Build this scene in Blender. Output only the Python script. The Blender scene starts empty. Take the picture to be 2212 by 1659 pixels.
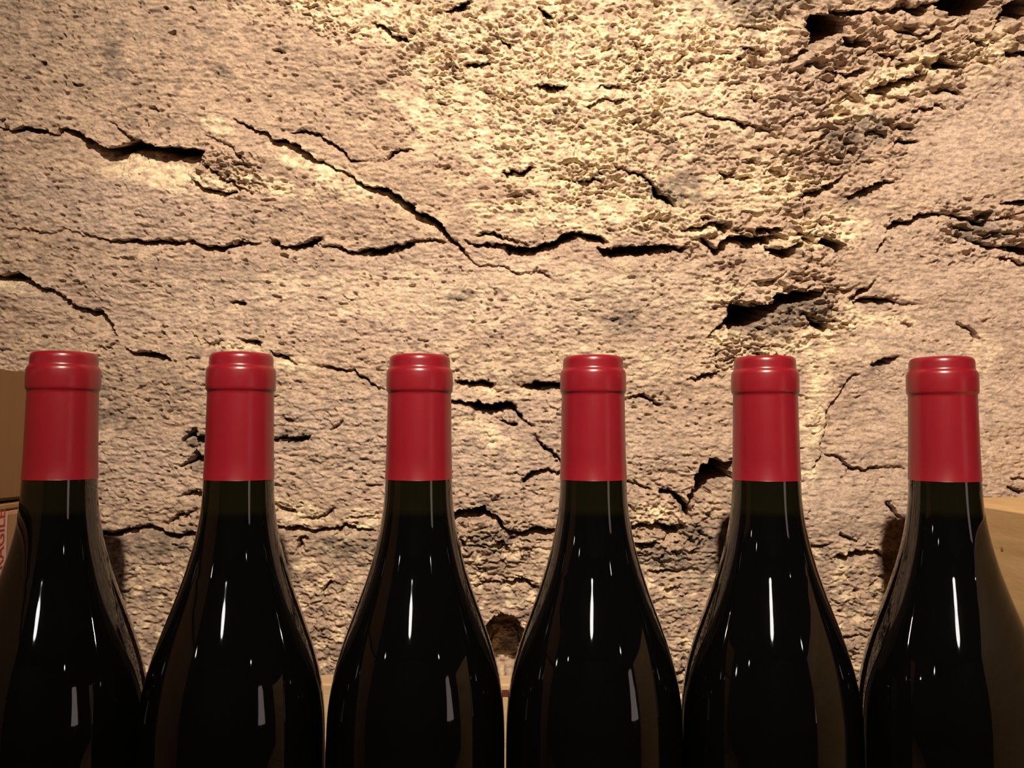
import bpy, bmesh, math, random
import numpy as np
from mathutils import Matrix, Vector

# ------------------------------------------------------------------ camera, world, light, exposure
scene = bpy.context.scene
C = scene.collection
IW, IH, FPX = 2212.0, 1659.0, 1790.0
CAM_Z = 1.25
PITCH = math.radians(3.25)
ROLL = math.radians(0.20)
CAM_R = Matrix.Rotation(math.pi / 2 + PITCH, 3, 'X') @ Matrix.Rotation(ROLL, 3, 'Z')
cam_data = bpy.data.cameras.new('camera')
cam_data.sensor_fit = 'HORIZONTAL'
cam_data.sensor_width = 36.0
cam_data.lens = 36.0 * FPX / IW
cam_data.clip_start = 0.01
cam = bpy.data.objects.new('camera', cam_data)
cam.matrix_world = Matrix.Translation((0, 0, CAM_Z)) @ CAM_R.to_4x4()
C.objects.link(cam)
scene.camera = cam

world = bpy.data.worlds.new('cellar_air')
scene.world = world
world.use_nodes = True
world.node_tree.nodes['Background'].inputs[0].default_value = (1.0, 0.85, 0.7, 1)
world.node_tree.nodes['Background'].inputs[1].default_value = 0.004

vs = scene.view_settings
vs.view_transform = 'Standard'
vs.look = 'None'
vs.gamma = 1.0
vs.use_curve_mapping = False
vs.exposure = 0.0
scene.cycles.adaptive_threshold = 0.03
scene.cycles.max_bounces = 5
scene.cycles.diffuse_bounces = 3
scene.cycles.glossy_bounces = 4
scene.cycles.transmission_bounces = 0
scene.cycles.caustics_reflective = False
scene.cycles.caustics_refractive = False

WALL_Y = 0.505          # face of the rubble wall
SPOT_POS = Vector((0.005, -0.20, CAM_Z + 0.545))
SPOT_WATT = 54.0
SPOT_COL = (1.0, 0.815, 0.635)


def ray(x, y):
    return CAM_R @ Vector(((x - IW / 2) / FPX, -(y - IH / 2) / FPX, -1.0))


def at(x, y, Y):
    """the point of the vertical plane at depth Y that is seen at x, y"""
    d = ray(x, y)
    return Vector((0, 0, CAM_Z)) + d * (Y / d.y)


# ------------------------------------------------------------------ helpers
def obj(name, me, mat=None, parent=None, smooth=False):
    o = bpy.data.objects.new(name, me)
    C.objects.link(o)
    if mat is not None and len(me.materials) == 0:
        me.materials.append(mat)
    if parent is not None:
        o.parent = parent
    if smooth:
        me.polygons.foreach_set('use_smooth', np.ones(len(me.polygons), dtype=bool))
    return o


def tag(o, label=None, cat=None, group=None, kind=None):
    if label: o['label'] = label
    if cat: o['category'] = cat
    if group: o['group'] = group
    if kind: o['kind'] = kind
    return o


def empty(name, loc, rz=0.0):
    o = bpy.data.objects.new(name, None)
    o.empty_display_size = 0.02
    o.location = loc
    o.rotation_euler = (0, 0, rz)
    C.objects.link(o)
    return o


def box_mesh(name, lo, hi, bevel=0.0, seg=2):
    bm = bmesh.new()
    bmesh.ops.create_cube(bm, size=1.0)
    for v in bm.verts:
        v.co = Vector([(lo[i] + hi[i]) / 2 + v.co[i] * (hi[i] - lo[i]) for i in range(3)])
    if bevel > 0:
        bmesh.ops.bevel(bm, geom=bm.edges[:], offset=bevel, segments=seg, affect='EDGES', profile=0.5)
    me = bpy.data.meshes.new(name)
    bm.to_mesh(me); bm.free()
    return me


def lathe_mesh(name, prof, n=64, close_top=True, close_bot=True):
    """prof: list of (r, z) from bottom to top"""
    prof = [(max(r, 0.0), z) for r, z in prof]
    verts, faces = [], []
    for r, z in prof:
        for k in range(n):
            a = 2 * math.pi * k / n
            verts.append((r * math.cos(a), r * math.sin(a), z))
    m = len(prof)
    for i in range(m - 1):
        for k in range(n):
            k2 = (k + 1) % n
            faces.append((i * n + k, i * n + k2, (i + 1) * n + k2, (i + 1) * n + k))
    if close_bot:
        verts.append((0, 0, prof[0][1])); c = len(verts) - 1
        for k in range(n): faces.append((c, (k + 1) % n, k))
    if close_top:
        verts.append((0, 0, prof[-1][1])); c = len(verts) - 1
        b = (m - 1) * n
        for k in range(n): faces.append((c, b + k, b + (k + 1) % n))
    me = bpy.data.meshes.new(name)
    me.from_pydata(verts, [], faces)
    me.update()
    return me


def tube_mesh(name, a, b, r, n=16):
    a, b = Vector(a), Vector(b)
    me = lathe_mesh(name, [(r, 0), (r, (b - a).length)], n)
    q = Vector((0, 0, 1)).rotation_difference((b - a).normalized())
    me.transform(Matrix.Translation(a) @ q.to_matrix().to_4x4())
    return me


# ------------------------------------------------------------------ materials
def new_mat(name):
    m = bpy.data.materials.new(name)
    m.use_nodes = True
    nt = m.node_tree
    return m, nt, nt.nodes, nt.links, nt.nodes['Principled BSDF']


def N(nodes, t, **kw):
    n = nodes.new(t)
    for k, v in kw.items():
        setattr(n, k, v)
    return n


def mix_rgb(nodes, links, fac, a, b, blend='MIX'):
    n = nodes.new('ShaderNodeMix')
    n.data_type = 'RGBA'
    n.blend_type = blend
    for sock, val in ((n.inputs[0], fac), (n.inputs[6], a), (n.inputs[7], b)):
        if hasattr(val, 'is_output'):
            links.new(val, sock)
        elif isinstance(val, (int, float)):
            sock.default_value = val
        else:
            sock.default_value = (*val, 1) if len(val) == 3 else val
    return n.outputs[2]


def ramp(nodes, links, fac, p0, p1, a=(0, 0, 0, 1), b=(1, 1, 1, 1)):
    r = nodes.new('ShaderNodeValToRGB')
    r.color_ramp.elements[0].position = p0
    r.color_ramp.elements[1].position = p1
    r.color_ramp.elements[0].color = a
    r.color_ramp.elements[1].color = b
    links.new(fac, r.inputs[0])
    return r.outputs[0]


def noise(nodes, links, vec, scale, detail=4, rough=0.55):
    n = nodes.new('ShaderNodeTexNoise')
    n.inputs['Scale'].default_value = scale
    n.inputs['Detail'].default_value = detail
    n.inputs['Roughness'].default_value = rough
    if vec is not None:
        links.new(vec, n.inputs['Vector'])
    return n.outputs['Fac']


def mapping(nodes, links, coord, scale):
    mp = nodes.new('ShaderNodeMapping')
    mp.inputs['Scale'].default_value = scale
    links.new(coord, mp.inputs['Vector'])
    return mp.outputs[0]


def mat_stone():
    m, nt, nodes, links, p = new_mat('rubble_stone')
    co = nodes.new('ShaderNodeTexCoord').outputs['Object']
    att = {}
    for k in ('cream', 'pink', 'soot_falloff'):
        a = nodes.new('ShaderNodeAttribute'); a.attribute_name = k
        att[k] = a.outputs['Fac']
    n1 = noise(nodes, links, mapping(nodes, links, co, (1, 1, 1.8)), 38, 3)
    n2 = noise(nodes, links, mapping(nodes, links, co, (1, 1, 2.2)), 190, 3)
    n3 = noise(nodes, links, co, 620, 1)
    n4 = noise(nodes, links, mapping(nodes, links, co, (1, 1, 2.0)), 95, 3, .6)
    brown = mix_rgb(nodes, links, ramp(nodes, links, n1, .36, .64), (.30, .215, .163), (.465, .338, .246))
    brown = mix_rgb(nodes, links, ramp(nodes, links, n4, .40, .64), brown, (.515, .383, .278))
    pinkc = mix_rgb(nodes, links, ramp(nodes, links, n1, .35, .65), (.42, .315, .25), (.54, .41, .32))
    base = mix_rgb(nodes, links, att['pink'], brown, pinkc)
    speck = ramp(nodes, links, n2, .45, .80)
    base = mix_rgb(nodes, links, mix_rgb(nodes, links, 1.0, speck, (.5, .5, .5), 'MULTIPLY'), base, (.62, .49, .35))
    base = mix_rgb(nodes, links, ramp(nodes, links, n2, .28, .50, (1, 1, 1, 1), (0, 0, 0, 1)), base, (.25, .19, .148))
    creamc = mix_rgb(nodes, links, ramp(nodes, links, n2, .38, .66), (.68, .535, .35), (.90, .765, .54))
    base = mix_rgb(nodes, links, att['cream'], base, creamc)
    base = mix_rgb(nodes, links, att['soot_falloff'], base, (.105, .09, .075))
    base = mix_rgb(nodes, links, 1.0, base, ramp(nodes, links, n3, .3, .7, (.80, .80, .80, 1), (1.12, 1.12, 1.12, 1)), 'MULTIPLY')
    links.new(base, p.inputs['Base Color'])
    p.inputs['Roughness'].default_value = .95
    p.inputs['Specular IOR Level'].default_value = .15
    b = nodes.new('ShaderNodeBump')
    b.inputs['Strength'].default_value = .7
    b.inputs['Distance'].default_value = .0009
    links.new(noise(nodes, links, mapping(nodes, links, co, (1, 1, 1.7)), 420, 2, .65), b.inputs['Height'])
    links.new(b.outputs[0], p.inputs['Normal'])
    return m


def mat_simple(name, col, rough=.6, spec=.5, metal=0.0, var=0.0, vscale=30, stretch=(1, 1, 1), bump=0.0):
    m, nt, nodes, links, p = new_mat(name)
    p.inputs['Roughness'].default_value = rough
    p.inputs['Specular IOR Level'].default_value = spec
    p.inputs['Metallic'].default_value = metal
    co = nodes.new('ShaderNodeTexCoord').outputs['Object']
    nz = noise(nodes, links, mapping(nodes, links, co, stretch), vscale, 5)
    lo = tuple(c * (1 - var) for c in col); hi = tuple(min(1, c * (1 + var)) for c in col)
    links.new(mix_rgb(nodes, links, ramp(nodes, links, nz, .3, .7), lo, hi), p.inputs['Base Color'])
    if bump:
        b = nodes.new('ShaderNodeBump'); b.inputs['Strength'].default_value = .5
        b.inputs['Distance'].default_value = bump
        links.new(nz, b.inputs['Height']); links.new(b.outputs[0], p.inputs['Normal'])
    return m


def mat_emit(name, col, strength, sampled=False):
    m, nt, nodes, links, p = new_mat(name)
    p.inputs['Base Color'].default_value = (*col, 1)
    p.inputs['Emission Color'].default_value = (*col, 1)
    p.inputs['Emission Strength'].default_value = strength
    m.cycles.emission_sampling = 'NONE' if not sampled else 'FRONT'
    return m


def mat_wood(name, a, b, axis_scale, knots=True):
    m, nt, nodes, links, p = new_mat(name)
    co = nodes.new('ShaderNodeTexCoord').outputs['Object']
    g = noise(nodes, links, mapping(nodes, links, co, axis_scale), 22, 6, .6)
    base = mix_rgb(nodes, links, ramp(nodes, links, g, .35, .66), a, b)
    fine = noise(nodes, links, mapping(nodes, links, co, tuple(s * 3.0 for s in axis_scale)), 60, 3)
    base = mix_rgb(nodes, links, 1.0, base, ramp(nodes, links, fine, .3, .7, (.9, .9, .9, 1), (1.06, 1.06, 1.06, 1)), 'MULTIPLY')
    links.new(base, p.inputs['Base Color'])
    p.inputs['Roughness'].default_value = .62
    p.inputs['Specular IOR Level'].default_value = .3
    return m


def mat_glass():
    """wine-filled dark bottle glass; the unfilled glass of the neck is a dark olive"""
    m, nt, nodes, links, p = new_mat('dark_bottle_glass')
    co = nodes.new('ShaderNodeTexCoord').outputs['Object']
    sp = nodes.new('ShaderNodeSeparateXYZ'); links.new(co, sp.inputs[0])
    mr = nodes.new('ShaderNodeMapRange')
    mr.inputs['From Min'].default_value = .2225
    mr.inputs['From Max'].default_value = .2255
    links.new(sp.outputs['Z'], mr.inputs['Value'])
    links.new(mix_rgb(nodes, links, mr.outputs[0], (.0018, .0017, .0016), (.0055, .005, .002)), p.inputs['Base Color'])
    p.inputs['Roughness'].default_value = .035
    p.inputs['IOR'].default_value = 1.6
    b = nodes.new('ShaderNodeBump'); b.inputs['Strength'].default_value = .22
    b.inputs['Distance'].default_value = .0006
    links.new(noise(nodes, links, mapping(nodes, links, co, (1, 1, .35)), 42, 2), b.inputs['Height'])
    links.new(b.outputs[0], p.inputs['Normal'])
    return m


def mat_capsule():
    m, nt, nodes, links, p = new_mat('red_capsule')
    co = nodes.new('ShaderNodeTexCoord').outputs['Object']
    nz = noise(nodes, links, co, 120, 4)
    links.new(mix_rgb(nodes, links, nz, (.19, .006, .013), (.215, .008, .016)), p.inputs['Base Color'])
    p.inputs['Roughness'].default_value = .30
    p.inputs['Specular IOR Level'].default_value = .55
    return m


M = {}
M['stone'] = mat_stone()
M['glass'] = mat_glass()
M['capsule'] = mat_capsule()
M['card'] = mat_simple('brown_cardboard', (.36, .21, .105), .85, .15, var=.07, vscale=60, stretch=(1, 1, .25))
M['card_top'] = mat_simple('dull_brown_cardboard', (.25, .135, .062), .85, .15, var=.06, vscale=60, stretch=(1, 1, .25))
M['tape'] = mat_simple('pink_white_tape', (.62, .40, .33), .5, .4, var=.05)
M['ink'] = mat_simple('red_ink', (.36, .045, .035), .6, .3, var=.1)
M['stamp'] = mat_simple('dark_red_ink', (.12, .03, .018), .8, .2, var=.1)
M['crate'] = mat_wood('pale_crate_wood', (.52, .33, .15), (.64, .43, .21), (2.5, .5, 6))
M['plank'] = mat_wood('tan_plank_wood', (.50, .34, .19), (.62, .44, .26), (.4, 3, 6))
M['shelf'] = mat_wood('bench_wood', (.24, .15, .08), (.33, .21, .12), (.3, 3, 3))
M['dark'] = mat_simple('dark_plaster', (.09, .075, .06), .95, .1, var=.25, vscale=4, bump=.01)
M['floor'] = mat_simple('cellar_floor', (.12, .10, .08), .9, .2, var=.3, vscale=6, bump=.004)
M['black'] = mat_simple('black_metal', (.02, .02, .02), .45, .5, var=.1)
M['bulb_warm'] = mat_emit('spot_bulb_glow', (1.0, .80, .55), 25)
M['bulb'] = mat_emit('bulb_glow', (1.0, .96, .92), 19)
M['globe'] = mat_emit('globe_glow', (1.0, .97, .95), 17.5)

M['shade'] = mat_emit('pale_shade_glow', (1.0, .80, .74), 1.3)

# ------------------------------------------------------------------ the rubble wall: height field
rng = np.random.RandomState(7)
PERM = rng.permutation(512).astype(np.int32)
PERM = np.concatenate([PERM, PERM, PERM])
ANG = rng.rand(512).astype(np.float32) * 6.2831853
GX, GY = np.cos(ANG), np.sin(ANG)


def perlin(x, y, seed=0):
    x = x.astype(np.float32) + np.float32(seed * 37.31)
    y = y.astype(np.float32) + np.float32(seed * 17.77)
    xi = np.floor(x).astype(np.int32); yi = np.floor(y).astype(np.int32)
    fx = x - xi; fy = y - yi
    xi &= 511; yi &= 511
    u = fx * fx * fx * (fx * (fx * 6 - 15) + 10)
    v = fy * fy * fy * (fy * (fy * 6 - 15) + 10)

    def g(ix, iy, dx, dy):
        h = PERM[PERM[ix & 511] + (iy & 511)]
        return GX[h] * dx + GY[h] * dy
    a = g(xi, yi, fx, fy); b = g(xi + 1, yi, fx - 1, fy)
    c = g(xi, yi + 1, fx, fy - 1); d = g(xi + 1, yi + 1, fx - 1, fy - 1)
    return 1.5 * ((a + (b - a) * u) * (1 - v) + (c + (d - c) * u) * v)


def fbm(x, y, o=3, seed=0, gain=.5):
    r = 0; a = 1.0; f = 1.0
    for k in range(o):
        r = r + a * perlin(x * f, y * f, seed + k * 3)
        a *= gain; f *= 2.03
    return r


def sstep(a, b, x):
    t = np.clip((x - a) / (b - a), 0, 1)
    return t * t * (3 - 2 * t)


def axis(lo, hi, step, far_lo, far_hi, grow=1.22):
    core = np.arange(lo, hi + step * .5, step)
    a, s = [], step
    p = lo
    while p > far_lo:
        s *= grow; p -= s; a.append(max(p, far_lo))
    b, s = [], step
    p = core[-1]
    while p < far_hi:
        s *= grow; p += s; b.append(min(p, far_hi))
    return np.concatenate([np.array(a[::-1]), core, np.array(b)])


PXM = WALL_Y / FPX                       # metres of wall per photograph pixel (about)
STEP = 2.0 * PXM
ROOM_X, ROOM_YB, CEIL_Z = 3.0, -3.6, 2.65
tl, br = at(-30, -30, WALL_Y), at(2242, 1500, WALL_Y)
xs = axis(tl.x, br.x, STEP, -ROOM_X, ROOM_X)
zs = axis(br.z, tl.z, STEP, 0.0, CEIL_Z)[::-1]
GXm, GZm = np.meshgrid(xs, zs)
# the same grid in the drawing's units (photograph pixels on the wall's plane)
Ri = np.array(CAM_R.transposed())
dx_, dy_, dz_ = GXm, np.full_like(GXm, WALL_Y), GZm - CAM_Z
cx = Ri[0, 0] * dx_ + Ri[0, 1] * dy_ + Ri[0, 2] * dz_
cy = Ri[1, 0] * dx_ + Ri[1, 1] * dy_ + Ri[1, 2] * dz_
cz = Ri[2, 0] * dx_ + Ri[2, 1] * dy_ + Ri[2, 2] * dz_
U = (IW / 2 + FPX * cx / -cz).astype(np.float32)
V = (IH / 2 - FPX * cy / -cz).astype(np.float32)
wu = fbm(U / 60, V / 60, 2, 1) * 7 + fbm(U / 24, V / 20, 2, 3) * 4 + fbm(U / 10, V / 9, 2, 5) * 3.0
wv = fbm(U / 60, V / 60, 2, 9) * 7 + fbm(U / 24, V / 20, 2, 11) * 4 + fbm(U / 10, V / 9, 2, 13) * 3.0
UW, VW = U + wu, V + wv
UR = U[U.shape[0] // 2]; VR = V[:, V.shape[1] // 2]


def window(x0, y0, x1, y1, m=40):
    c0, c1 = np.searchsorted(UR, [x0 - m, x1 + m])
    r0, r1 = np.searchsorted(VR, [y0 - m, y1 + m])
    return slice(max(r0, 0), r1), slice(max(c0, 0), c1)


CRK = np.zeros_like(U)


def crack(pts, ext=6, k=2.5, dmax=55, sharp=.75):
    """recess under a lip: (x, y, width of the opening[, reach of the sloping lower side])"""
    P = [(p[0], p[1], p[2], p[3] if len(p) > 3 else p[2] * 1.15 + ext) for p in pts]
    def ext_pt(a, b):
        l = math.hypot(a[0] - b[0], a[1] - b[1]) + 1e-6; e = a[2] * 1.3 + 3
        return (a[0] + (a[0] - b[0]) / l * e, a[1] + (a[1] - b[1]) / l * e, .2, 3.0)
    P = [ext_pt(P[0], P[1])] + P + [ext_pt(P[-1], P[-2])]
    xa = [p[0] for p in P]; ya = [p[1] for p in P]
    mx = max(p[3] for p in P) + 14
    sl = window(min(xa), min(ya), max(xa), max(ya), mx + 12)
    x, y = UW[sl], VW[sl]
    if x.size == 0: return
    best = np.full(x.shape, 1e9, np.float32); sg = np.ones_like(best); ww = np.zeros_like(best); LL = np.ones_like(best)
    for (ax, ay, aw, al), (bx, by, bw, bl) in zip(P[:-1], P[1:]):
        ex, ey = bx - ax, by - ay
        t = np.clip(((x - ax) * ex + (y - ay) * ey) / (ex * ex + ey * ey + 1e-6), 0, 1)
        d = np.hypot(x - ax - t * ex, y - ay - t * ey)
        c = ex * (y - ay) - ey * (x - ax)
        m = d < best
        best = np.where(m, d, best); sg = np.where(m, np.sign(c), sg)
        ww = np.where(m, aw + (bw - aw) * t, ww); LL = np.where(m, al + (bl - al) * t, LL)
    D = np.minimum(ww * k / np.clip(1 - ww / np.maximum(LL, 1e-3) * .55, .3, 1), dmax)
    prof = np.where(sg >= 0, np.clip(1 - best / LL, 0, 1) ** sharp, np.clip(1 - best / 2.2, 0, 1))
    slot = np.minimum(ww * 3.4, 105) * np.clip((.8 * ww - best) / 2.2, 0, 1) * (sg >= 0) * sstep(2.5, 6, ww)
    CRK[sl] = np.maximum(CRK[sl], D * prof + slot)


def inside(poly, x, y):
    r = np.zeros(x.shape, bool)
    for (ax, ay), (bx, by) in zip(poly, poly[1:] + poly[:1]):
        if ay == by: continue
        cnd = ((ay > y) != (by > y)) & (x < (bx - ax) * (y - ay) / (by - ay) + ax)
        r ^= cnd
    return r


def edge_dist(poly, x, y):
    best = np.full(x.shape, 1e9, np.float32)
    for (ax, ay), (bx, by) in zip(poly, poly[1:] + poly[:1]):
        ex, ey = bx - ax, by - ay
        t = np.clip(((x - ax) * ex + (y - ay) * ey) / (ex * ex + ey * ey + 1e-6), 0, 1)
        best = np.minimum(best, np.hypot(x - ax - t * ex, y - ay - t * ey))
    return best


def hole(poly, depth, edge=7.0):
    xa = [p[0] for p in poly]; ya = [p[1] for p in poly]
    sl = window(min(xa), min(ya), max(xa), max(ya), 30)
    x, y = UW[sl], VW[sl]
    ins = inside(poly, x, y)
    d = edge_dist(poly, x, y)
    CRK[sl] = np.maximum(CRK[sl], np.where(ins, depth * np.clip(d / edge, 0, 1) ** .7, 0))


def pit(x, y, rx, ry=None, depth=None):
    ry = ry or rx * .7
    sl = window(x - rx * 2, y - ry * 2, x + rx * 2, y + ry * 2, 8)
    q = np.hypot((UW[sl] - x) / rx, (VW[sl] - y) / ry)
    CRK[sl] = np.maximum(CRK[sl], (depth or 2.6 * ry) * np.clip(1.5 - q * 1.1, 0, 1))


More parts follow.
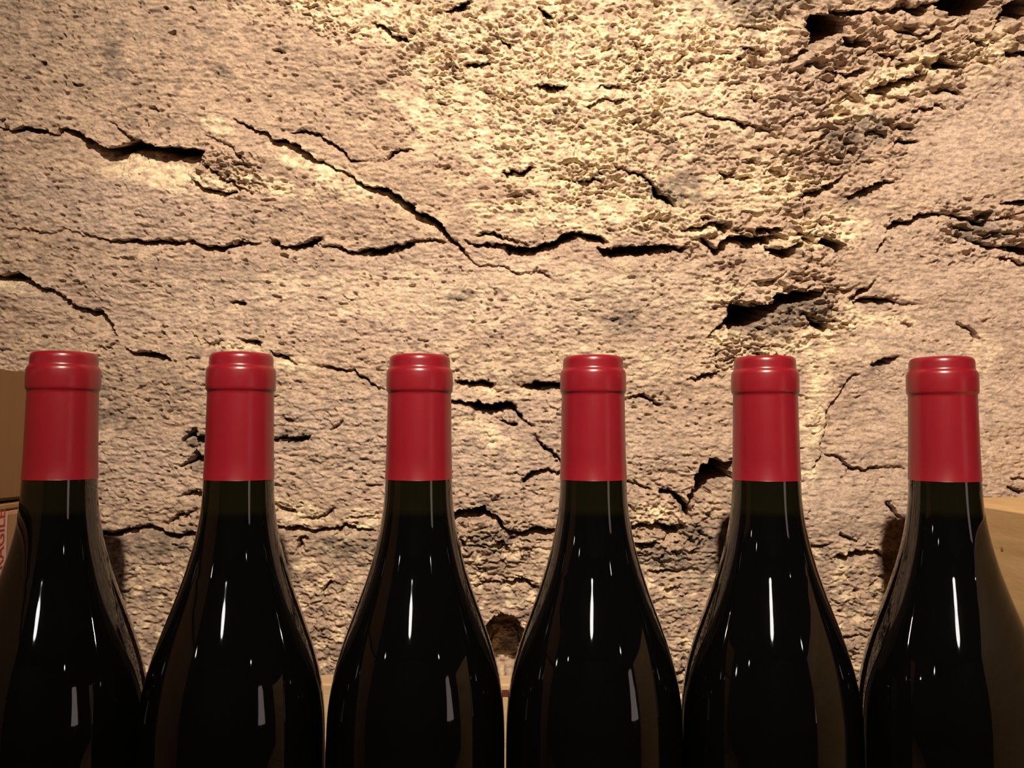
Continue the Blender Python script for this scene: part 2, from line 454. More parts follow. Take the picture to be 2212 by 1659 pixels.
CRACKS = [
    # upper left ledge with the pale sloping shelf under it
    [(-20, 268, 4), (0, 275, 5), (27, 282, 8), (84, 282, 7), (123, 292, 4), (134, 279, 6), (174, 292, 11, 24), (214, 316, 13, 34), (240, 322, 20, 62), (285, 303, 30, 84), (320, 312, 26, 84), (368, 320, 28, 84), (412, 328, 22, 76)],
    [(244, 274, 2), (278, 301, 5)],
    # diagonal crack down to the bed joint
    [(502, 254, 3), (542, 271, 7), (569, 288, 6), (589, 301, 11, 30), (620, 308, 15, 40), (665, 331, 15, 34), (690, 345, 6), (736, 371, 4), (779, 390, 6), (803, 401, 9, 24), (836, 408, 14, 32), (870, 431, 15, 30), (897, 445, 15, 30), (923, 468, 15, 26), (953, 485, 16, 24), (970, 512, 9), (990, 537, 6), (1014, 557, 4), (1037, 571, 3), (1091, 572, 3), (1117, 589, 4), (1131, 587, 2), (1168, 593, 4), (1188, 606, 4)],
    [(629, 288, 3), (656, 281, 8), (689, 287, 6), (712, 305, 7), (740, 322, 6), (760, 344, 5), (813, 350, 1)],
    [(428, 345, 2), (462, 365, 5), (485, 385, 5), (518, 405, 5), (545, 415, 1)],
    [(490, 322, 2), (520, 335, 4), (540, 350, 1)],
    [(450, 290, 2), (500, 320, 3), (560, 380, 2)],
    [(418, 390, 6), (435, 408, 8), (485, 418, 7), (510, 410, 3)],
    # bed joint
    [(0, 492, 1), (60, 497, 3), (150, 500, 2), (197, 510, 3), (234, 513, 4), (284, 522, 6), (334, 520, 8), (395, 520, 4), (435, 528, 8), (475, 530, 8), (522, 522, 7), (560, 520, 2)],
    [(575, 515, 2), (597, 522, 8), (620, 530, 8), (650, 528, 10), (672, 518, 12), (690, 518, 3)],
    [(690, 533, 4), (740, 535, 5), (770, 535, 9), (803, 540, 16), (836, 535, 14), (870, 531, 10), (890, 524, 4), (940, 520, 4), (983, 524, 4)],
    [(1010, 528, 4), (1050, 530, 6), (1090, 530, 8), (1111, 538, 15), (1137, 537, 15), (1171, 529, 18), (1204, 522, 18), (1221, 513, 16), (1241, 502, 14), (1258, 503, 13), (1285, 512, 15), (1303, 522, 8)],
    [(1037, 509, 4), (1070, 505, 7), (1090, 515, 4), (1114, 526, 4), (1134, 527, 2)],
    [(1300, 538, 10), (1320, 538, 22), (1370, 538, 22), (1420, 537, 18), (1470, 536, 8)],
    [(1331, 351, 2), (1361, 378, 5), (1391, 381, 7), (1408, 398, 5), (1422, 418, 13), (1440, 430, 13), (1462, 455, 2)],
    # upper right
    [(1472, 249, 3), (1515, 244, 3), (1546, 258, 5), (1599, 268, 6), (1639, 268, 3), (1690, 267, 3), (1726, 254, 3)],
    [(1572, 348, 3), (1622, 351, 4), (1640, 361, 2)], [(1560, 372, 6), (1580, 382, 5), (1612, 390, 2)],
    [(1720, 435, 5), (1773, 408, 8), (1806, 391, 6), (1826, 378, 2)],
    [(1833, 421, 6), (1873, 412, 13), (1893, 395, 15), (1920, 389, 5)],
    [(1920, 498, 6), (1937, 480, 15), (1967, 474, 8), (2007, 461, 11), (2047, 465, 3), (2084, 476, 10), (2114, 483, 10), (2151, 475, 8), (2185, 465, 4), (2240, 455, 3)],
    [(2061, 485, 2), (2067, 502, 3), (2074, 518, 4), (2107, 520, 5), (2134, 525, 9), (2158, 532, 5), (2198, 532, 14), (2230, 538, 18)],
    [(2175, 440, 8), (2230, 434, 12)], [(2161, 560, 5), (2195, 567, 6), (2230, 570, 5)],
    [(1806, 25, 8), (1850, 23, 9), (1890, 20, 4), (1924, 21, 7), (1957, 13, 11), (2010, 10, 12)],
    [(1830, 80, 8), (1855, 86, 14), (1880, 92, 6)],
    [(1870, 200, 8), (1940, 176, 13), (1985, 163, 11), (2005, 155, 6)],
    [(2004, 97, 8), (2040, 70, 7)], [(2181, 110, 5), (2230, 116, 11)],
    [(2040, 197, 6), (2060, 190, 8), (2080, 204, 5)], [(1937, 317, 4), (1950, 302, 10), (1975, 304, 6)],
    [(1713, 126, 5), (1736, 112, 11), (1748, 100, 6)],
    [(1890, 110, 5), (1930, 120, 8), (1960, 135, 6)], [(1950, 60, 5), (1990, 75, 7), (2020, 62, 4)], [(2090, 90, 6), (2130, 95, 7), (2160, 88, 4)],
    [(1780, 150, 4), (1830, 165, 7), (1870, 150, 5)], [(1980, 235, 4), (2030, 225, 6), (2050, 235, 3)],
    # crumbly run of the bed joint to the right
    [(1479, 492, 5), (1515, 490, 8), (1566, 490, 8)], [(1639, 498, 8), (1672, 501, 13)],
    [(1525, 518, 8), (1549, 540, 12), (1575, 516, 15), (1592, 515, 17), (1659, 522, 15), (1680, 515, 6)],
    [(1672, 540, 14), (1700, 543, 15), (1730, 535, 8)], [(1893, 547, 5), (1910, 520, 4)],
    # crack on the left, half way down
    [(-30, 592, 8), (0, 594, 8, 30), (33, 594, 15, 36), (57, 600, 13, 30), (77, 614, 8), (110, 630, 6), (130, 635, 6), (160, 653, 8), (187, 665, 9), (211, 673, 9), (227, 692, 12), (243, 722, 7)],
    [(200, 755, 2), (231, 751, 3), (247, 738, 3)], [(271, 750, 3), (301, 755, 8), (334, 762, 13), (361, 776, 7)],
    [(401, 775, 3), (428, 771, 3)], [(401, 718, 1), (438, 744, 3), (468, 741, 4), (485, 738, 2)],
    [(515, 731, 3), (542, 737, 8), (555, 745, 5)], [(589, 758, 4), (615, 770, 7), (639, 786, 3)],
    [(692, 795, 3), (729, 800, 7), (756, 800, 4), (786, 815, 5), (826, 835, 4)],
    [(244, 559, 2), (264, 556, 3), (288, 566, 2)], [(502, 657, 4), (525, 658, 8), (532, 660, 2)],
    # between third and fourth bottle
    [(984, 823, 6), (1024, 828, 11), (1057, 826, 10), (1068, 828, 3)], [(1125, 836, 4), (1147, 830, 10), (1181, 822, 17), (1206, 824, 20), (1230, 826, 12)],
    [(1358, 858, 3), (1388, 855, 5), (1428, 872, 6)],
    [(970, 866, 8), (1020, 866, 11), (1030, 866, 24, 44), (1097, 868, 24, 44), (1114, 880, 10), (1131, 912, 5), (1147, 920, 3)],
    [(1030, 905, 4), (1075, 905, 4), (1115, 918, 6)],
    [(1160, 935, 3), (1168, 947, 4), (1182, 967, 7), (1208, 1001, 6)],
    [(1131, 1038, 7), (1148, 1024, 12), (1172, 1016, 6), (1205, 1024, 4)],
    [(970, 1112, 12), (984, 1106, 16), (1001, 1098, 22), (1048, 1099, 20), (1071, 1120, 11), (1088, 1144, 9), (1101, 1147, 15), (1151, 1142, 13), (1195, 1146, 11)],
    [(995, 1175, 4), (1030, 1162, 3), (1060, 1175, 2)], [(1035, 1260, 3), (1085, 1260, 4), (1118, 1250, 8), (1162, 1264, 7)],
    [(700, 1139, 6), (767, 1140, 5), (814, 1145, 3)], [(760, 1115, 3), (810, 1111, 3)], [(720, 929, 4), (737, 910, 4)],
    [(598, 1092, 7), (637, 1106, 5)], [(649, 1122, 3), (695, 1115, 4), (714, 1103, 4)], [(602, 1134, 6), (656, 1143, 9), (687, 1145, 7), (720, 1142, 4)],
    [(641, 1192, 6), (643, 1172, 6), (656, 1165, 4)], [(590, 950, 5), (637, 945, 9), (670, 940, 5)], [(618, 900, 5), (630, 907, 4)], [(693, 1284, 4), (714, 1257, 5)],
    # lower bed joint, left
    [(200, 1150, 6), (229, 1150, 7), (254, 1154, 10), (283, 1142, 10), (308, 1136, 7), (337, 1140, 8), (363, 1152, 8), (381, 1154, 10), (402, 1147, 9), (424, 1150, 9), (470, 1150, 8)],
    [(352, 1131, 3), (377, 1127, 5), (384, 1116, 7), (402, 1114, 5), (417, 1099, 3)], [(388, 1073, 3), (410, 1065, 8), (435, 1066, 10), (450, 1066, 8)],
    [(397, 957, 4), (410, 943, 8), (417, 936, 9), (424, 925, 5)], [(417, 937, 8), (442, 943, 15), (460, 945, 12)], [(413, 968, 3), (431, 961, 4)],
    [(395, 1008, 4), (410, 997, 9), (420, 985, 9), (417, 972, 4)], [(417, 991, 10), (440, 987, 15), (460, 990, 12)],
    # between fourth and fifth bottle
    [(1345, 1038, 4), (1358, 1042, 4), (1390, 1052, 4), (1408, 1060, 3)], [(1433, 1060, 8), (1462, 1064, 11), (1477, 1080, 14), (1484, 1100, 12)],
    [(1355, 1135, 5), (1402, 1137, 8), (1433, 1137, 10), (1462, 1139, 15), (1474, 1136, 4)], [(1365, 1172, 8), (1402, 1175, 10), (1421, 1171, 3)],
    [(1405, 1230, 3), (1440, 1236, 5), (1487, 1233, 2)], [(1437, 1273, 3), (1455, 1268, 10), (1471, 1275, 3)],
    [(1455, 1455, 6), (1480, 1455, 6)],
    # right hand block
    [(1774, 979, 3), (1796, 985, 4), (1815, 995, 4), (1839, 1011, 5), (1859, 1015, 4), (1879, 1009, 5), (1911, 1007, 3), (1955, 1007, 3)],
    [(1758, 1015, 3), (1768, 995, 4), (1774, 979, 4), (1780, 940, 3), (1792, 896, 4), (1806, 860, 4), (1833, 815, 4), (1850, 806, 4)],
    [(1819, 1154, 5), (1855, 1162, 4)], [(1755, 1180, 4), (1780, 1178, 5)], [(1807, 1204, 6), (1839, 1194, 11), (1855, 1191, 13), (1899, 1188, 6), (1912, 1200, 4)],
    [(1823, 1373, 5), (1851, 1371, 4)], [(1733, 678, 4), (1756, 689, 12), (1780, 699, 15), (1786, 695, 4)],
    [(1847, 648, 5), (1867, 644, 11), (1907, 647, 7), (1940, 657, 4), (1987, 658, 2)], [(1840, 640, 6), (1867, 627, 6), (1883, 607, 4)],
    [(1890, 790, 5), (1910, 782, 11), (1937, 771, 6)], [(2074, 701, 4), (2101, 718, 5), (2114, 731, 5)], [(1947, 694, 3), (1967, 704, 4)],
    [(1492, 818, 4), (1522, 810, 7), (1556, 806, 4)], [(1920, 1085, 4), (1935, 1098, 7), (1950, 1118, 6)], [(2190, 1030, 6), (2205, 1025, 4), (2230, 1030, 5)],
    [(2185, 1050, 6), (2215, 1062, 6)],
    # short lips in the crumbled mortar
    [(1150, 182, 4), (1190, 187, 9), (1220, 185, 9)], [(1265, 228, 5), (1300, 217, 4), (1345, 217, 5)], [(1240, 395, 5), (1290, 383, 6), (1300, 380, 3)],
    [(836, 343, 6), (850, 328, 6), (890, 325, 3)], [(815, 58, 6), (850, 76, 6), (880, 92, 6)], [(1010, 140, 6), (1060, 136, 5)], [(1100, 370, 8), (1125, 372, 9), (1150, 360, 4)],
    [(1080, 92, 6), (1102, 101, 6)], [(1290, 192, 4), (1340, 182, 5)], [(970, 25, 8), (1000, 15, 13), (1012, 10, 6)], [(1168, 20, 8), (1184, 30, 13), (1200, 35, 5)],
]
HOLES = [
    ([(1746, 42), (1775, 30), (1815, 32), (1838, 45), (1828, 65), (1808, 82), (1775, 104), (1746, 112), (1739, 95), (1752, 75)], 120),
    ([(2024, 10), (2057, -15), (2160, -15), (2135, 22), (2108, 37), (2075, 37), (2045, 28)], 90),
    ([(2168, 20), (2188, 5), (2232, 5), (2232, 50), (2180, 48), (2150, 66), (2138, 70), (2150, 46)], 90),
    ([(2030, 120), (2047, 113), (2060, 134), (2084, 140), (2067, 150), (2034, 147)], 60),
    ([(1499, 1026), (1515, 1006), (1543, 988), (1590, 998), (1568, 1012), (1585, 1035), (1549, 1043), (1518, 1075), (1493, 1094), (1484, 1117), (1474, 1107), (1493, 1070), (1499, 1045)], 95),
    ([(1673, 637), (1720, 629), (1766, 629), (1786, 615), (1768, 646), (1740, 660), (1703, 660), (1686, 668), (1666, 693), (1633, 703), (1606, 711), (1582, 728), (1572, 698), (1532, 724), (1559, 698), (1577, 680), (1577, 656), (1619, 662), (1669, 659)], 85),
    ([(1763, 520), (1786, 518), (1817, 530), (1813, 558), (1803, 554), (1783, 537)], 55),
    ([(1048, 1352), (1062, 1338), (1090, 1326), (1112, 1338), (1130, 1360), (1128, 1490), (1052, 1490)], 40),  # hollow added between the middle bottles to stand for a shadow
]
PITS = [(371, 80, 9, 7), (94, 145, 9, 7), (160, 181, 7, 5), (334, 241, 8, 5), (361, 20, 7, 5), (415, 27, 8, 5), (428, 3, 11, 6), (538, 212, 5, 4), (582, 209, 5, 4), (602, 114, 11, 5), (321, 30, 5, 3),
        (130, 75, 6, 4), (70, 127, 6, 4), (2, 262, 7, 5), (1044, 27, 8, 6), (1181, 60, 7, 5), (1014, 97, 7, 5), (1321, 104, 7, 5), (1385, 127, 9, 5), (1388, 200, 7, 5), (1251, 278, 9, 5), (1171, 308, 8, 5),
        (1278, 335, 9, 6), (967, 368, 9, 5), (950, 184, 6, 4), (1075, 845, 9, 5), (1725, 606, 7, 5), (610, 555, 8, 5), (635, 563, 6, 4), (1600, 65, 8, 5), (1830, 85, 7, 5), (1960, 215, 7, 5),
        (1560, 180, 7, 4), (1480, 300, 6, 4), (1640, 330, 8, 5), (1700, 350, 6, 4), (700, 640, 6, 4), (1080, 700, 5, 3), (1200, 750, 6, 3), (1330, 690, 8, 4), (420, 630, 5, 3), (320, 610, 5, 3),
        (2000, 900, 7, 4), (1860, 860, 8, 4), (2130, 690, 6, 4), (2050, 570, 7, 4), (1990, 560, 6, 4), (540, 880, 5, 4), (300, 840, 6, 4), (361, 830, 8, 4), (760, 1010, 5, 4), (1410, 860, 6, 4),
        (1850, 1275, 7, 6), (1905, 1255, 8, 5), (640, 1330, 8, 6), (700, 1385, 7, 5), (1880, 1330, 8, 5)]
for c in CRACKS: crack(c)
for p, d in HOLES: hole(p, d * 3.2)
for p in PITS: pit(*p)


def blob(spots, soft=.45, wob=.35, seed=20):
    """soft union of ellipses (x, y, rx, ry, degrees)"""
    r = np.zeros_like(U)
    w = fbm(U / 70, V / 50, 3, seed) * wob
    for x, y, rx, ry, a in spots:
        c, s = math.cos(math.radians(a)), math.sin(math.radians(a))
        q = np.hypot(((U - x) * c + (V - y) * s) / rx, (-(U - x) * s + (V - y) * c) / ry)
        r = np.maximum(r, 1 - sstep(1 - soft, 1 + soft, q + w))
    return r


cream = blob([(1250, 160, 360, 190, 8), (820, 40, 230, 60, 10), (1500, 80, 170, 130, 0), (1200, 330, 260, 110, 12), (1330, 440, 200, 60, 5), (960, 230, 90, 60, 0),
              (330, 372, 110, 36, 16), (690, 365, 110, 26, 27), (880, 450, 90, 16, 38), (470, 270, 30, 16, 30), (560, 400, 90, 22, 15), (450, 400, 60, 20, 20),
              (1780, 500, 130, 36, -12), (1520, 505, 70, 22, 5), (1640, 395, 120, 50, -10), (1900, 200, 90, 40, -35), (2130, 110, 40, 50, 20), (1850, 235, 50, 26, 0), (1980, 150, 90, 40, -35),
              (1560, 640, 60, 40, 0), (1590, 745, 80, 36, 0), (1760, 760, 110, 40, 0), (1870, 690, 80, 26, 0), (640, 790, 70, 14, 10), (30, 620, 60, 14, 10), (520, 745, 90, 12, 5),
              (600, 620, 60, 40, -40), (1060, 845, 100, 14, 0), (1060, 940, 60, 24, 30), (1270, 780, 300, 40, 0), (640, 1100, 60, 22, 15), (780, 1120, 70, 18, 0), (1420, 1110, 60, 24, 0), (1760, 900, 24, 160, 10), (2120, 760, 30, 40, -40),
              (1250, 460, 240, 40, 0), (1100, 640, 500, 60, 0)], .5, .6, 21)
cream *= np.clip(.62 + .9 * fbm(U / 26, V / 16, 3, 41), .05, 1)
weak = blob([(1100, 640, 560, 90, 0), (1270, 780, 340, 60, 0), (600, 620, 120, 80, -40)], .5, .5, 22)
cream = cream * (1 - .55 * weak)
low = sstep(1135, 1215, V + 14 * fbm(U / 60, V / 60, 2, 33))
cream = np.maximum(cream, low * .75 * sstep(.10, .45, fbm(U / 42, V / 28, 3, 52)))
pink = blob([(2080, 760, 260, 330, 0), (2130, 300, 150, 130, -35), (1860, 1080, 200, 120, 0), (1650, 130, 110, 70, 20), (1000, 960, 420, 120, 0), (300, 450, 260, 60, 5), (900, 640, 700, 100, 0),
             (1640, 230, 140, 60, 0), (330, 1010, 160, 70, 0), (1150, 60, 60, 50, 0)], .5, .4, 23)
soot_falloff = blob([(245, 130, 22, 62, -18), (995, 637, 34, 11, -12), (1850, 288, 62, 36, -15), (1610, 12, 95, 46, 5), (480, 155, 26, 12, 25), (425, 950, 26, 26, 0), (425, 1000, 22, 16, 0), (1700, 690, 100, 28, -15),
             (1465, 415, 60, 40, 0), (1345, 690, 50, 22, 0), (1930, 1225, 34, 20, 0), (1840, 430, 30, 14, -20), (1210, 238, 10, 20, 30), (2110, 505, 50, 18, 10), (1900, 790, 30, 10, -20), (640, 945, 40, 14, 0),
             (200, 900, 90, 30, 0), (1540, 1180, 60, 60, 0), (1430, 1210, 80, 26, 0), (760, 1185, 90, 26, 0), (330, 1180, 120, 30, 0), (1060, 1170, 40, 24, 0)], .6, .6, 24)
soot_falloff *= np.clip(.72 + .7 * fbm(U / 18, V / 12, 3, 61), .1, .95)
stain_falloff = blob([(140, 70, 330, 110, 0), (60, 440, 230, 90, 8), (300, 600, 330, 60, 4), (60, 660, 160, 70, 20), (700, 170, 130, 60, 20), (1500, 330, 120, 60, 0), (520, 470, 200, 30, 0), (1380, 660, 160, 70, 0), (300, 860, 240, 60, 0)], .6, .7, 28)  # brown patina; at the left the light's falloff is painted in as well
stain_falloff *= np.clip(.5 + .8 * fbm(U / 34, V / 17, 3, 170), 0, 1)
soot_falloff = np.maximum(soot_falloff, stain_falloff * .34)
soot_falloff = np.maximum(soot_falloff * .8, low * .35 * sstep(.05, .5, fbm(U / 50, V / 34, 3, 71)))
rough = blob([(1250, 170, 420, 220, 8), (1480, 120, 260, 170, 0), (1900, 130, 330, 150, -20), (1750, 330, 230, 120, -25), (1620, 500, 240, 70, 0), (800, 40, 260, 70, 10), (1690, 660, 180, 90, 0), (1600, 760, 110, 60, 0),
              (2100, 500, 120, 70, 0), (480, 370, 110, 50, 20), (1250, 400, 240, 90, 10), (1060, 1180, 110, 90, 0), (1420, 1120, 110, 100, 0)], .5, .4, 25)
rough = np.maximum(rough, low * .38)
smooth = blob([(2120, 300, 150, 110, -35), (2060, 760, 230, 250, 0), (1880, 1050, 160, 140, 0)], .5, .3, 26)

# relief, in drawing units, positive = into the wall
dep = fbm(U / 420, V / 300, 2, 80) * 12 + fbm(U / 120, V / 70, 2, 84) * 4.5
fine = 1 - .45 * smooth
dep += (perlin(U / 30, V / 10, 90) * 2.8 + perlin(U / 15, V / 6.5, 92) * 2.3 + perlin(U / 8, V / 5, 94) * 1.3) * fine
ph = V / 24 + 1.7 * fbm(U / 80, V / 40, 3, 96)
fr = ph - np.floor(ph)
flake = sstep(-.05, .35, perlin(U / 46, V / 22, 99))
dep -= 3.4 * fr ** 1.5 * flake * fine * (1 - .5 * rough)
ph2 = V / 11 + 1.5 * fbm(U / 34, V / 18, 3, 101)
fr2 = ph2 - np.floor(ph2)
dep -= 2.3 * fr2 ** 1.4 * sstep(-.1, .3, perlin(U / 24, V / 12, 103)) * fine
qu = U + fbm(U / 34, V / 26, 2, 140) * 9; qv = V + fbm(U / 34, V / 26, 2, 144) * 6
amp = 1.5 * np.clip(.75 + .8 * fbm(U / 120, V / 80, 2, 148), .35, 1.35)
rg = amp * (np.abs(perlin(qu / 50, qv / 27, 110)) * 9 + np.abs(perlin(qu / 23, qv / 11, 112)) * 10) + amp * (perlin(qu / 11, qv / 6.5, 114) * 4.4 + perlin(U / 6.5, V / 4.5, 115) * 3.0)
rg2 = perlin(qu / 19, qv / 11, 116)
roughd = rough * (6 - rg + fbm(U / 100, V / 60, 2, 150) * 7 + 8 * amp * sstep(.3, .6, rg2))
dep += roughd
pt = perlin(U / 15, V / 8, 120)
crag = blob([(1930, 90, 330, 120, -10), (1830, 200, 200, 110, -25), (1760, 350, 130, 90, -20), (1700, 640, 130, 60, 0), (2130, 490, 110, 40, 0), (1600, 505, 160, 40, 0)], .5, .5, 27)
cr = fbm(qu / 75, qv / 46, 3, 160, .6)
cragd = crag * (30 * np.abs(cr) - 12 + 26 * sstep(.12, .45, perlin(qu / 48, qv / 26, 165)) * sstep(-.2, .2, perlin(qu / 90, qv / 60, 166)))
dep += cragd
dep += 9.5 * sstep(.42, .74, pt) * (1 - .5 * smooth) * sstep(-.2, .3, perlin(U / 90, V / 70, 122))
# stones proud of or behind their neighbours
dep += CRK
# far from the drawn part the wall goes on with the coarse relief only
far = sstep(60, 500, np.maximum(np.maximum(-U, U - IW), np.maximum(-V, V - IH)))
dep = dep * (1 - far) + far * (fbm(U / 900, V / 500, 3, 130) * 40)
YM = WALL_Y + dep * PXM
YM = np.maximum(YM, WALL_Y - .016)
# cracks and cavities run inwards and upwards: undercut lips, more so high on the wall
under = (.08 + .5 * np.clip((900 - V) / 900, 0, 1)) * (CRK + np.maximum(cragd, 0) + .8 * np.maximum(roughd, 0)) * (1 - far)
ZM = GZm + under * PXM

STONES = [
    # upper left block
    [(-60, -60), (560, -60), (640, 80), (880, 190), (1000, 340), (1180, 470), (1241, 503), (1171, 530), (1111, 540), (1050, 530), (983, 522), (970, 512), (923, 468), (870, 431), (803, 401), (736, 371), (690, 345), (620, 308), (542, 271), (502, 254), (412, 328), (320, 312), (240, 322), (174, 292), (84, 282), (-60, 270)],
    # wedge under it
    [(-60, 270), (84, 282), (174, 292), (240, 322), (320, 312), (412, 328), (502, 254), (542, 271), (620, 308), (690, 345), (736, 371), (803, 401), (870, 431), (923, 468), (970, 512), (983, 522), (923, 520), (870, 533), (803, 542), (743, 533), (672, 518), (620, 530), (522, 522), (435, 528), (334, 520), (234, 513), (150, 500), (-60, 490)],
    # long middle block
    [(-60, 490), (150, 500), (234, 513), (334, 520), (435, 528), (522, 522), (620, 530), (672, 518), (743, 533), (803, 542), (870, 533), (923, 520), (983, 522), (1050, 530), (1111, 540), (1171, 530), (1241, 503), (1303, 524), (1320, 541), (1470, 540), (1560, 552), (1730, 552), (1790, 590), (1680, 625), (1570, 650), (1520, 720), (1556, 806), (1492, 818), (1428, 872), (1358, 858), (1206, 828), (1125, 838), (1057, 828), (984, 825), (826, 835), (756, 800), (639, 786), (555, 745), (485, 738), (438, 744), (361, 778), (271, 750), (243, 722), (187, 668), (110, 632), (57, 604), (-60, 594)],
    # lower block
    [(-60, 594), (57, 604), (110, 632), (187, 668), (243, 722), (271, 750), (361, 778), (438, 744), (485, 738), (555, 745), (639, 786), (756, 800), (826, 835), (984, 825), (1057, 828), (1125, 838), (1206, 828), (1358, 858), (1428, 872), (1492, 818), (1556, 806), (1700, 800), (1833, 815), (1806, 860), (1780, 940), (1774, 979), (1758, 1015), (1740, 1120), (1590, 1035), (1484, 1110), (1468, 1141), (1402, 1139), (1355, 1137), (1195, 1148), (1101, 1150), (1048, 1102), (984, 1108), (811, 1145), (656, 1145), (598, 1136), (424, 1153), (308, 1138), (254, 1156), (-60, 1150)],
    # right hand block
    [(1893, 580), (1920, 498), (1967, 475), (2007, 463), (2084, 478), (2151, 475), (2280, 450), (2280, 1195), (1912, 1196), (1807, 1204), (1745, 1190), (1740, 1120), (1758, 1015), (1774, 979), (1780, 940), (1806, 860), (1850, 790), (1880, 660)],
    # upper right block
    [(1960, 330), (2060, 210), (2170, 140), (2280, 110), (2280, 450), (2151, 475), (2084, 478), (2007, 463), (1967, 475), (1920, 498), (1915, 420)],
    # bottom course
    [(-60, 1150), (254, 1156), (308, 1138), (424, 1153), (598, 1136), (656, 1145), (811, 1145), (984, 1108), (1048, 1102), (1101, 1150), (1195, 1148), (1355, 1137), (1402, 1139), (1468, 1141), (1484, 1115), (1510, 1250), (1490, 1480), (-60, 1480)],
    [(1484, 1110), (1590, 1035), (1740, 1120), (1745, 1190), (1807, 1204), (1912, 1196), (2280, 1195), (2280, 1480), (1490, 1480), (1510, 1250)],
]
nr, nc = U.shape
fu = .25 * (UW[:-1, :-1] + UW[1:, :-1] + UW[:-1, 1:] + UW[1:, 1:])
fv = .25 * (VW[:-1, :-1] + VW[1:, :-1] + VW[:-1, 1:] + VW[1:, 1:])
fid = np.zeros(fu.shape, np.int32)
for k, poly in enumerate(STONES):
    fid[(fid == 0) & inside(poly, fu, fv)] = k + 1
idx = np.arange(nr * nc, dtype=np.int32).reshape(nr, nc)
QUADS = np.stack([idx[:-1, :-1], idx[1:, :-1], idx[1:, 1:], idx[:-1, 1:]], -1).reshape(-1, 4)
COORD = np.stack([GXm, YM, ZM], -1).reshape(-1, 3).astype(np.float32)
FIDS = fid.reshape(-1)
ATTR = {'cream': cream.reshape(-1), 'pink': pink.reshape(-1), 'soot_falloff': soot_falloff.reshape(-1)}
# normals of the whole surface, so that the stones meet without a seam in the shading
PG = np.stack([GXm, YM, ZM], -1)
NRM = np.cross(np.gradient(PG, axis=0), np.gradient(PG, axis=1))
NRM /= np.linalg.norm(NRM, axis=-1, keepdims=True) + 1e-20
NRM = NRM.reshape(-1, 3).astype(np.float32)


def wall_piece(name, k, parent=None):
    q = QUADS[FIDS == k]
    used, inv = np.unique(q.reshape(-1), return_inverse=True)
    me = bpy.data.meshes.new(name)
    me.vertices.add(len(used)); me.vertices.foreach_set('co', COORD[used].reshape(-1))
    me.loops.add(len(inv)); me.loops.foreach_set('vertex_index', inv.astype(np.int32))
    me.polygons.add(len(q)); me.polygons.foreach_set('loop_start', np.arange(0, len(q) * 4, 4, dtype=np.int32))
    me.update(calc_edges=True)
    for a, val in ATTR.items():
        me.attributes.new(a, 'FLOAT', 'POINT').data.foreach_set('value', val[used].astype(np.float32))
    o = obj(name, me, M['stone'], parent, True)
    me.normals_split_custom_set_from_vertices(NRM[used])
    return o


wall = wall_piece('wall_back', 0)
tag(wall, 'rough pale rubble and mortar wall behind the bottles', kind='structure')
for k in range(len(STONES)):
    s = wall_piece('stone', k + 1, wall)

# ------------------------------------------------------------------ the rest of the cellar
T = .2
def structure(name, lo, hi, mat):
    return tag(obj(name, box_mesh(name, lo, hi), mat), kind='structure')

structure('floor', (-ROOM_X - T, ROOM_YB - T, -T), (ROOM_X + T, WALL_Y + .3, 0), M['floor'])
structure('ceiling', (-ROOM_X - T, ROOM_YB - T, CEIL_Z), (ROOM_X + T, WALL_Y + .3, CEIL_Z + T), M['dark'])
structure('wall_left', (-ROOM_X - T, ROOM_YB, 0), (-ROOM_X, WALL_Y + .3, CEIL_Z), M['dark'])
structure('wall_right', (ROOM_X, ROOM_YB, 0), (ROOM_X + T, WALL_Y + .3, CEIL_Z), M['dark'])
structure('wall_front', (-ROOM_X - T, ROOM_YB - T, 0), (ROOM_X + T, ROOM_YB, CEIL_Z), M['dark'])

# ------------------------------------------------------------------ bottles
BASE_Z = CAM_Z - .2610
BOT = [(138.5, .3815), (521.5, .3825), (907, .3885), (1281, .391), (1652, .392), (2034, .392)]
# glass profile, radius over height above the base; height of a finished bottle .297
TOPH = .2965
def prof_from_top(lst):
    return [(r / 1000., TOPH - z / 1000.) for r, z in lst]
ctrl = [(40.5, 296), (40.5, 250), (40.5, 215), (40.5, 192), (40.5, 180), (40.35, 169), (39.9, 161), (38.9, 153), (37.4, 145.4), (36.4, 141.3), (33.95, 133), (31.35, 125.4), (28.5, 117.6), (25.65, 109.8), (23.05, 102), (21.75, 97.8), (19.65, 90), (17.9, 82), (16.6, 74), (15.85, 66.5), (15.5, 58.5), (15.1, 50), (14.8, 42), (14.5, 20)]


def spline(pts, n=5):
    out = []
    P = [pts[0]] + pts + [pts[-1]]
    for i in range(1, len(P) - 2):
        p0, p1, p2, p3 = [np.array(P[j]) for j in (i - 1, i, i + 1, i + 2)]
        for k in range(n):
            t = k / n
            out.append(tuple(.5 * ((2 * p1) + (-p0 + p2) * t + (2 * p0 - 5 * p1 + 4 * p2 - p3) * t * t + (-p0 + 3 * p1 - 3 * p2 + p3) * t ** 3)))
    out.append(tuple(pts[-1]))
    return out


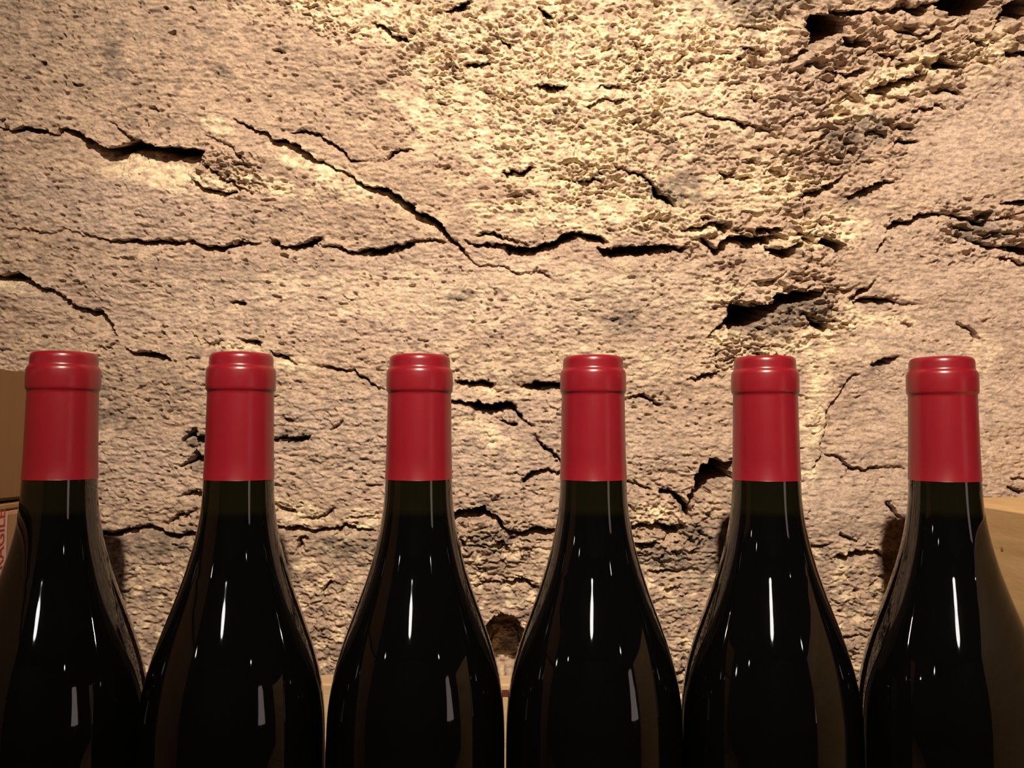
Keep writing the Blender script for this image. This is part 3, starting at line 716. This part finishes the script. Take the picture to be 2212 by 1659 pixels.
body_prof = [(.012, .018), (.028, .006), (.0355, .0), (.039, .0012)] + prof_from_top(spline(ctrl)[3:])
BODY = lathe_mesh('glass_body', body_prof, 96)
cap = [(15.75, 57.9), (15.65, 57.6), (15.3, 48), (15.0, 32), (14.8, 19.2), (14.75, 18.2), (15.0, 17.6), (15.3, 17.3), (15.5, 16.6), (15.55, 15.5), (15.55, 12), (15.5, 8.6), (15.3, 7.6), (14.9, 6.9), (14.55, 6.5),
       (14.3, 6.1), (14.2, 5.4), (14.2, 3.0), (14.05, 1.8), (13.6, .9), (12.8, .35), (11.5, .1), (9, 0), (4, 0)]
CAPS = lathe_mesh('capsule', prof_from_top(cap), 96, close_bot=False)
LAB = ['dark wine bottle with red capsule in front of the brown cartons, leftmost in the row',
       'dark wine bottle with red capsule, second from the brown cartons',
       'dark wine bottle with red capsule, third from the brown cartons',
       'dark wine bottle with red capsule, third from the pale wooden crate',
       'dark wine bottle with red capsule under the big wall cavity, second from wooden crate',
       'dark wine bottle with red capsule beside the pale wooden crate, rightmost in the row']
BOTTLE_X = []
for i, (px, Y) in enumerate(BOT):
    p = at(px, 800, Y)
    BOTTLE_X.append(p.x)
    root = empty('wine_bottle', (p.x, Y, BASE_Z), rz=i * 1.1)
    tag(root, LAB[i], 'bottle', 'red-capped wine bottles standing in a row')
    obj('glass_body', BODY, M['glass'], root, True)
    obj('capsule', CAPS, M['capsule'], root, True)

# ------------------------------------------------------------------ bench the bottles stand on
bench = empty('wooden_bench', (0, .3, 0))
tag(bench, 'brown wooden bench carrying the row of bottles', 'bench')
bw = 1.5
for k in range(3):
    y0 = -.13 + k * .1085
    obj('plank', box_mesh('plank', (-bw / 2, y0, BASE_Z - .035), (bw / 2, y0 + .106, BASE_Z), .002), M['shelf'], bench)
for sx in (-1, 1):
    for sy in (-.10, .16):
        obj('leg', box_mesh('leg', (sx * .68 - .03, sy - .03, 0), (sx * .68 + .03, sy + .03, BASE_Z - .035), .003), M['shelf'], bench)
    obj('rail', box_mesh('rail', (sx * .68 - .02, -.07, BASE_Z - .115), (sx * .68 + .02, .13, BASE_Z - .036), .002), M['shelf'], bench)

# ------------------------------------------------------------------ cartons at the left
CX = -.2545                                  # their right hand side
def side_pt(x, y):                           # a point of the cartons' side seen at x, y
    d = ray(x, y)
    return Vector((0, 0, CAM_Z)) + d * (CX / d.x)
z_top = side_pt(0, 797).z
z_gap = side_pt(0, 1084).z
CW, CY0, CY1 = .30, .24, WALL_Y - .016
low_top = z_gap - .0012
carton = empty('cardboard_carton', (CX - CW / 2, (CY0 + CY1) / 2, BASE_Z))
tag(carton, 'brown cardboard carton with red FRAGILE tape, under the flat carton', 'carton')
ox, oy = CX - CW / 2, (CY0 + CY1) / 2
hw, hd, hh = CW / 2, (CY1 - CY0) / 2, low_top - BASE_Z
obj('body', box_mesh('body', (-hw, -hd, 0), (hw, hd, hh - .004), .002), M['card'], carton)
for s in (-1, 1):
    obj('flap', box_mesh('flap', (-hw + .001 if s < 0 else .001, -hd + .001, hh - .0037), (-.001 if s < 0 else hw - .001, hd - .001, hh), .001), M['card'], carton)
yt1 = side_pt(14, 1130).y - oy
tape = obj('tape', box_mesh('tape', (hw + .0001, yt1 - .030, .02), (hw + .0005, yt1, hh - .0046)), M['tape'], carton)
fc = bpy.data.curves.new('lettering', 'FONT')
fc.body = 'FRAGILE   FRAGILE   FRAGILE'
fc.size = .0092
fc.align_x = 'RIGHT'
fc.extrude = .00012
tmp = bpy.data.objects.new('lettering_source', fc)
C.objects.link(tmp)
bpy.context.view_layer.update()
dg = bpy.context.evaluated_depsgraph_get()
tme = bpy.data.meshes.new_from_object(tmp.evaluated_get(dg))
bpy.data.objects.remove(tmp)
# reads upwards on the side that faces +X: text x -> +z, text y -> towards the viewer (-Y), text z -> +X
tme.transform(Matrix(((0, 0, 1, hw + .0006), (0, -1, 0, yt1 - .0025), (1, 0, 0, side_pt(0, 1101).z - BASE_Z), (0, 0, 0, 1))))
tme.name = 'lettering'
obj('lettering', tme, M['ink'], tape)

flat = empty('flat_carton', (CX - CW / 2, oy, low_top))
tag(flat, 'shallow plain brown carton lying on top of the taped carton', 'carton')
fh = z_top - low_top
bm = bmesh.new()
bmesh.ops.create_cube(bm, size=1.0)
for v in bm.verts:
    top = v.co.z > 0; frontv = v.co.y < 0
    v.co = Vector((v.co.x * CW, v.co.y * (CY1 - CY0), fh if top else (.0048 if frontv else .0)))
bmesh.ops.bevel(bm, geom=bm.edges[:], offset=.0015, segments=2, affect='EDGES')
me = bpy.data.meshes.new('body'); bm.to_mesh(me); bm.free()
obj('body', me, M['card_top'], flat)
obj('lid_seam', box_mesh('lid_seam', (-hw + .01, -.0008, fh - .0004), (hw - .01, .0008, fh + .0003)), M['card'], flat)

# ------------------------------------------------------------------ wooden crate at the right
KX = BOTTLE_X[5] + .0405 + .0022
def kside(x, y):
    d = ray(x, y)
    return Vector((0, 0, CAM_Z)) + d * (KX / d.x)
kz = kside(2128, 1095).z
KW, KY0, KY1 = .34, .22, WALL_Y - .006
crate = empty('wooden_crate', (KX + KW / 2, (KY0 + KY1) / 2, BASE_Z))
tag(crate, 'pale wooden wine crate at the right end of the row', 'crate')
kh = kz - BASE_Z
w2, d2 = KW / 2, (KY1 - KY0) / 2
obj('side_panel', box_mesh('side_panel', (-w2, -d2, 0), (-w2 + .009, d2, kh), .0006), M['crate'], crate)
obj('side_panel', box_mesh('side_panel', (w2 - .009, -d2, 0), (w2, d2, kh), .0006), M['crate'], crate)
obj('end_panel', box_mesh('end_panel', (-w2 + .0091, -d2, 0), (w2 - .0091, -d2 + .009, kh - .0081), .0006), M['crate'], crate)
obj('end_panel', box_mesh('end_panel', (-w2 + .0091, d2 - .009, 0), (w2 - .0091, d2, kh - .0081), .0006), M['crate'], crate)
obj('lid', box_mesh('lid', (-w2 + .0091, -d2, kh - .008), (w2 - .0091, d2, kh), .0004), M['crate'], crate)
obj('base_board', box_mesh('base_board', (-w2 + .0091, -d2 + .0091, 0), (w2 - .0091, d2 - .0091, .008)), M['crate'], crate)
kp = kside(2165, 1186)
kn = lathe_mesh('knot', [(.0013, 0), (.0008, .0002)], 14)
kn.transform(Matrix.Rotation(-math.pi / 2, 4, 'Y'))
kn.transform(Matrix.Translation((-w2 - .00005, kp.y - (KY0 + KY1) / 2, kp.z - BASE_Z)))
obj('knot', kn, mat_simple('wood_knot', (.30, .17, .07), .7, .2, var=.2), crate)

# ------------------------------------------------------------------ board standing behind the middle bottles
PY = .437
pz = at(900, 1478, PY).z
board = empty('wooden_board', (-.065, PY + .008, BASE_Z))
tag(board, 'tan wooden board standing on edge behind the middle bottles', 'board')
bh = pz - BASE_Z
obj('panel', box_mesh('panel', (-.13, -.008, 0), (.13, .008, bh), .0008), M['plank'], board)
st = at(1091, 1497, PY)
obj('stamp', box_mesh('stamp', (st.x + .065 - .011, -.0084, st.z - BASE_Z - .0016), (st.x + .065 + .011, -.0078, st.z - BASE_Z + .0016)), M['stamp'], board)

# ------------------------------------------------------------------ lamps
def spot_lamp():
    tgt = at(1400, 330, WALL_Y)
    d = (tgt - SPOT_POS).normalized()
    q = Vector((0, 0, -1)).rotation_difference(d)
    root = empty('spot_lamp', SPOT_POS)
    tag(root, 'black ceiling spotlight that lights the stone wall from above', 'lamp')
    # housing: open tube behind the bulb's face
    rot = q.to_matrix().to_4x4()
    pr = [(.030, -.006), (.030, .075), (.018, .085), (.002, .085)]
    h = lathe_mesh('housing', pr, 40, close_bot=False, close_top=True); h.transform(rot)
    obj('housing', h, M['black'], root, True)
    b = lathe_mesh('bulb', [(.002, .004), (.024, .004), (.026, .010), (.010, .05)], 32); b.transform(rot)
    obj('bulb', b, M['bulb_warm'], root, True)
    back = -d * .088
    obj('stem', tube_mesh('stem', back, (back.x, back.y, CEIL_Z - SPOT_POS.z - .02), .005), M['black'], root, True)
    obj('ceiling_plate', lathe_mesh('ceiling_plate', [(.04, CEIL_Z - SPOT_POS.z - .022), (.04, CEIL_Z - SPOT_POS.z)], 32), M['black'], root)
    root.children[-1].location = (back.x, back.y, 0)
    ld = bpy.data.lights.new('spot_light', 'SPOT')
    ld.energy = SPOT_WATT
    ld.color = SPOT_COL
    ld.spot_size = math.radians(86)
    ld.spot_blend = 1.0
    ld.shadow_soft_size = .011
    lo = bpy.data.objects.new('spot_light', ld)
    C.objects.link(lo)
    lo.parent = root
    lo.rotation_mode = 'QUATERNION'
    lo.rotation_quaternion = q
    return root


spot_lamp()


def pendant(name, loc, r, mat, label, group=None):
    root = empty(name, loc)
    tag(root, label, 'lamp', group)
    top = CEIL_Z - loc[2]
    prof = [(r * math.sin(math.pi * k / 8) if k else .001, -r * math.cos(math.pi * k / 8)) for k in range(8)]
    prof += [(r * .42, r * 1.15)]
    obj('bulb', lathe_mesh('bulb', prof, 14), mat, root, True)
    obj('socket', lathe_mesh('socket', [(r * .45, r * 1.13), (r * .45, r * 1.8), (r * .2, r * 2.0)], 24), M['black'], root, True)
    obj('cord', tube_mesh('cord', (0, 0, r * 1.95), (0, 0, top - .01), .003, 8), M['black'], root, True)
    obj('ceiling_rose', lathe_mesh('ceiling_rose', [(.04, top - .012), (.04, top)], 24), M['black'], root)
    return root


def polar(az, el, dist, z0=1.17):
    a, e = math.radians(az), math.radians(el)
    return (dist * math.sin(a), .39 - dist * math.cos(a), z0 + dist * math.tan(e))


pendant('globe_lamp', polar(-8, 28.0, 2.4), .125, M['globe'], 'large white globe lamp mirrored as the long streak on each bottle')
for az, el, dist, lab in ((-44, 18, 2.7, 'small white bulb mirrored left of the streak on the bottle shoulders'), (-62, 14, 2.6, 'small white bulb mirrored farther left on the bottle shoulders'),
                          (-75, 9, 2.6, 'lowest small white bulb mirrored near the left edge of the bottles'), (39, 20, 2.7, 'small white bulb mirrored right of the streak on the bottle shoulders'),
                          (92, 11, 2.6, 'small white bulb mirrored near the right edge of the bottles')):
    pendant('pendant_bulb', polar(az, el, dist), .034, M['bulb'], lab, 'small bulbs mirrored in the bottles')

# unseen lamp, added to give the pale reflection in the bottles' right half
sx, sy, _ = polar(48, 0, 1.55)
fl = empty('reflection_lamp', (sx, sy, 0))
tag(fl, 'added unseen lamp that makes the pale reflection in the right half of each bottle', 'lamp')
obj('base', lathe_mesh('base', [(.12, 0), (.12, .015), (.02, .03)], 40), M['black'], fl, True)
obj('pole', tube_mesh('pole', (0, 0, .02), (0, 0, 1.2), .009), M['black'], fl, True)
obj('lamp_shade', lathe_mesh('lamp_shade', [(.125, 1.0), (.07, 1.5)], 40, False, False), M['shade'], fl, True)
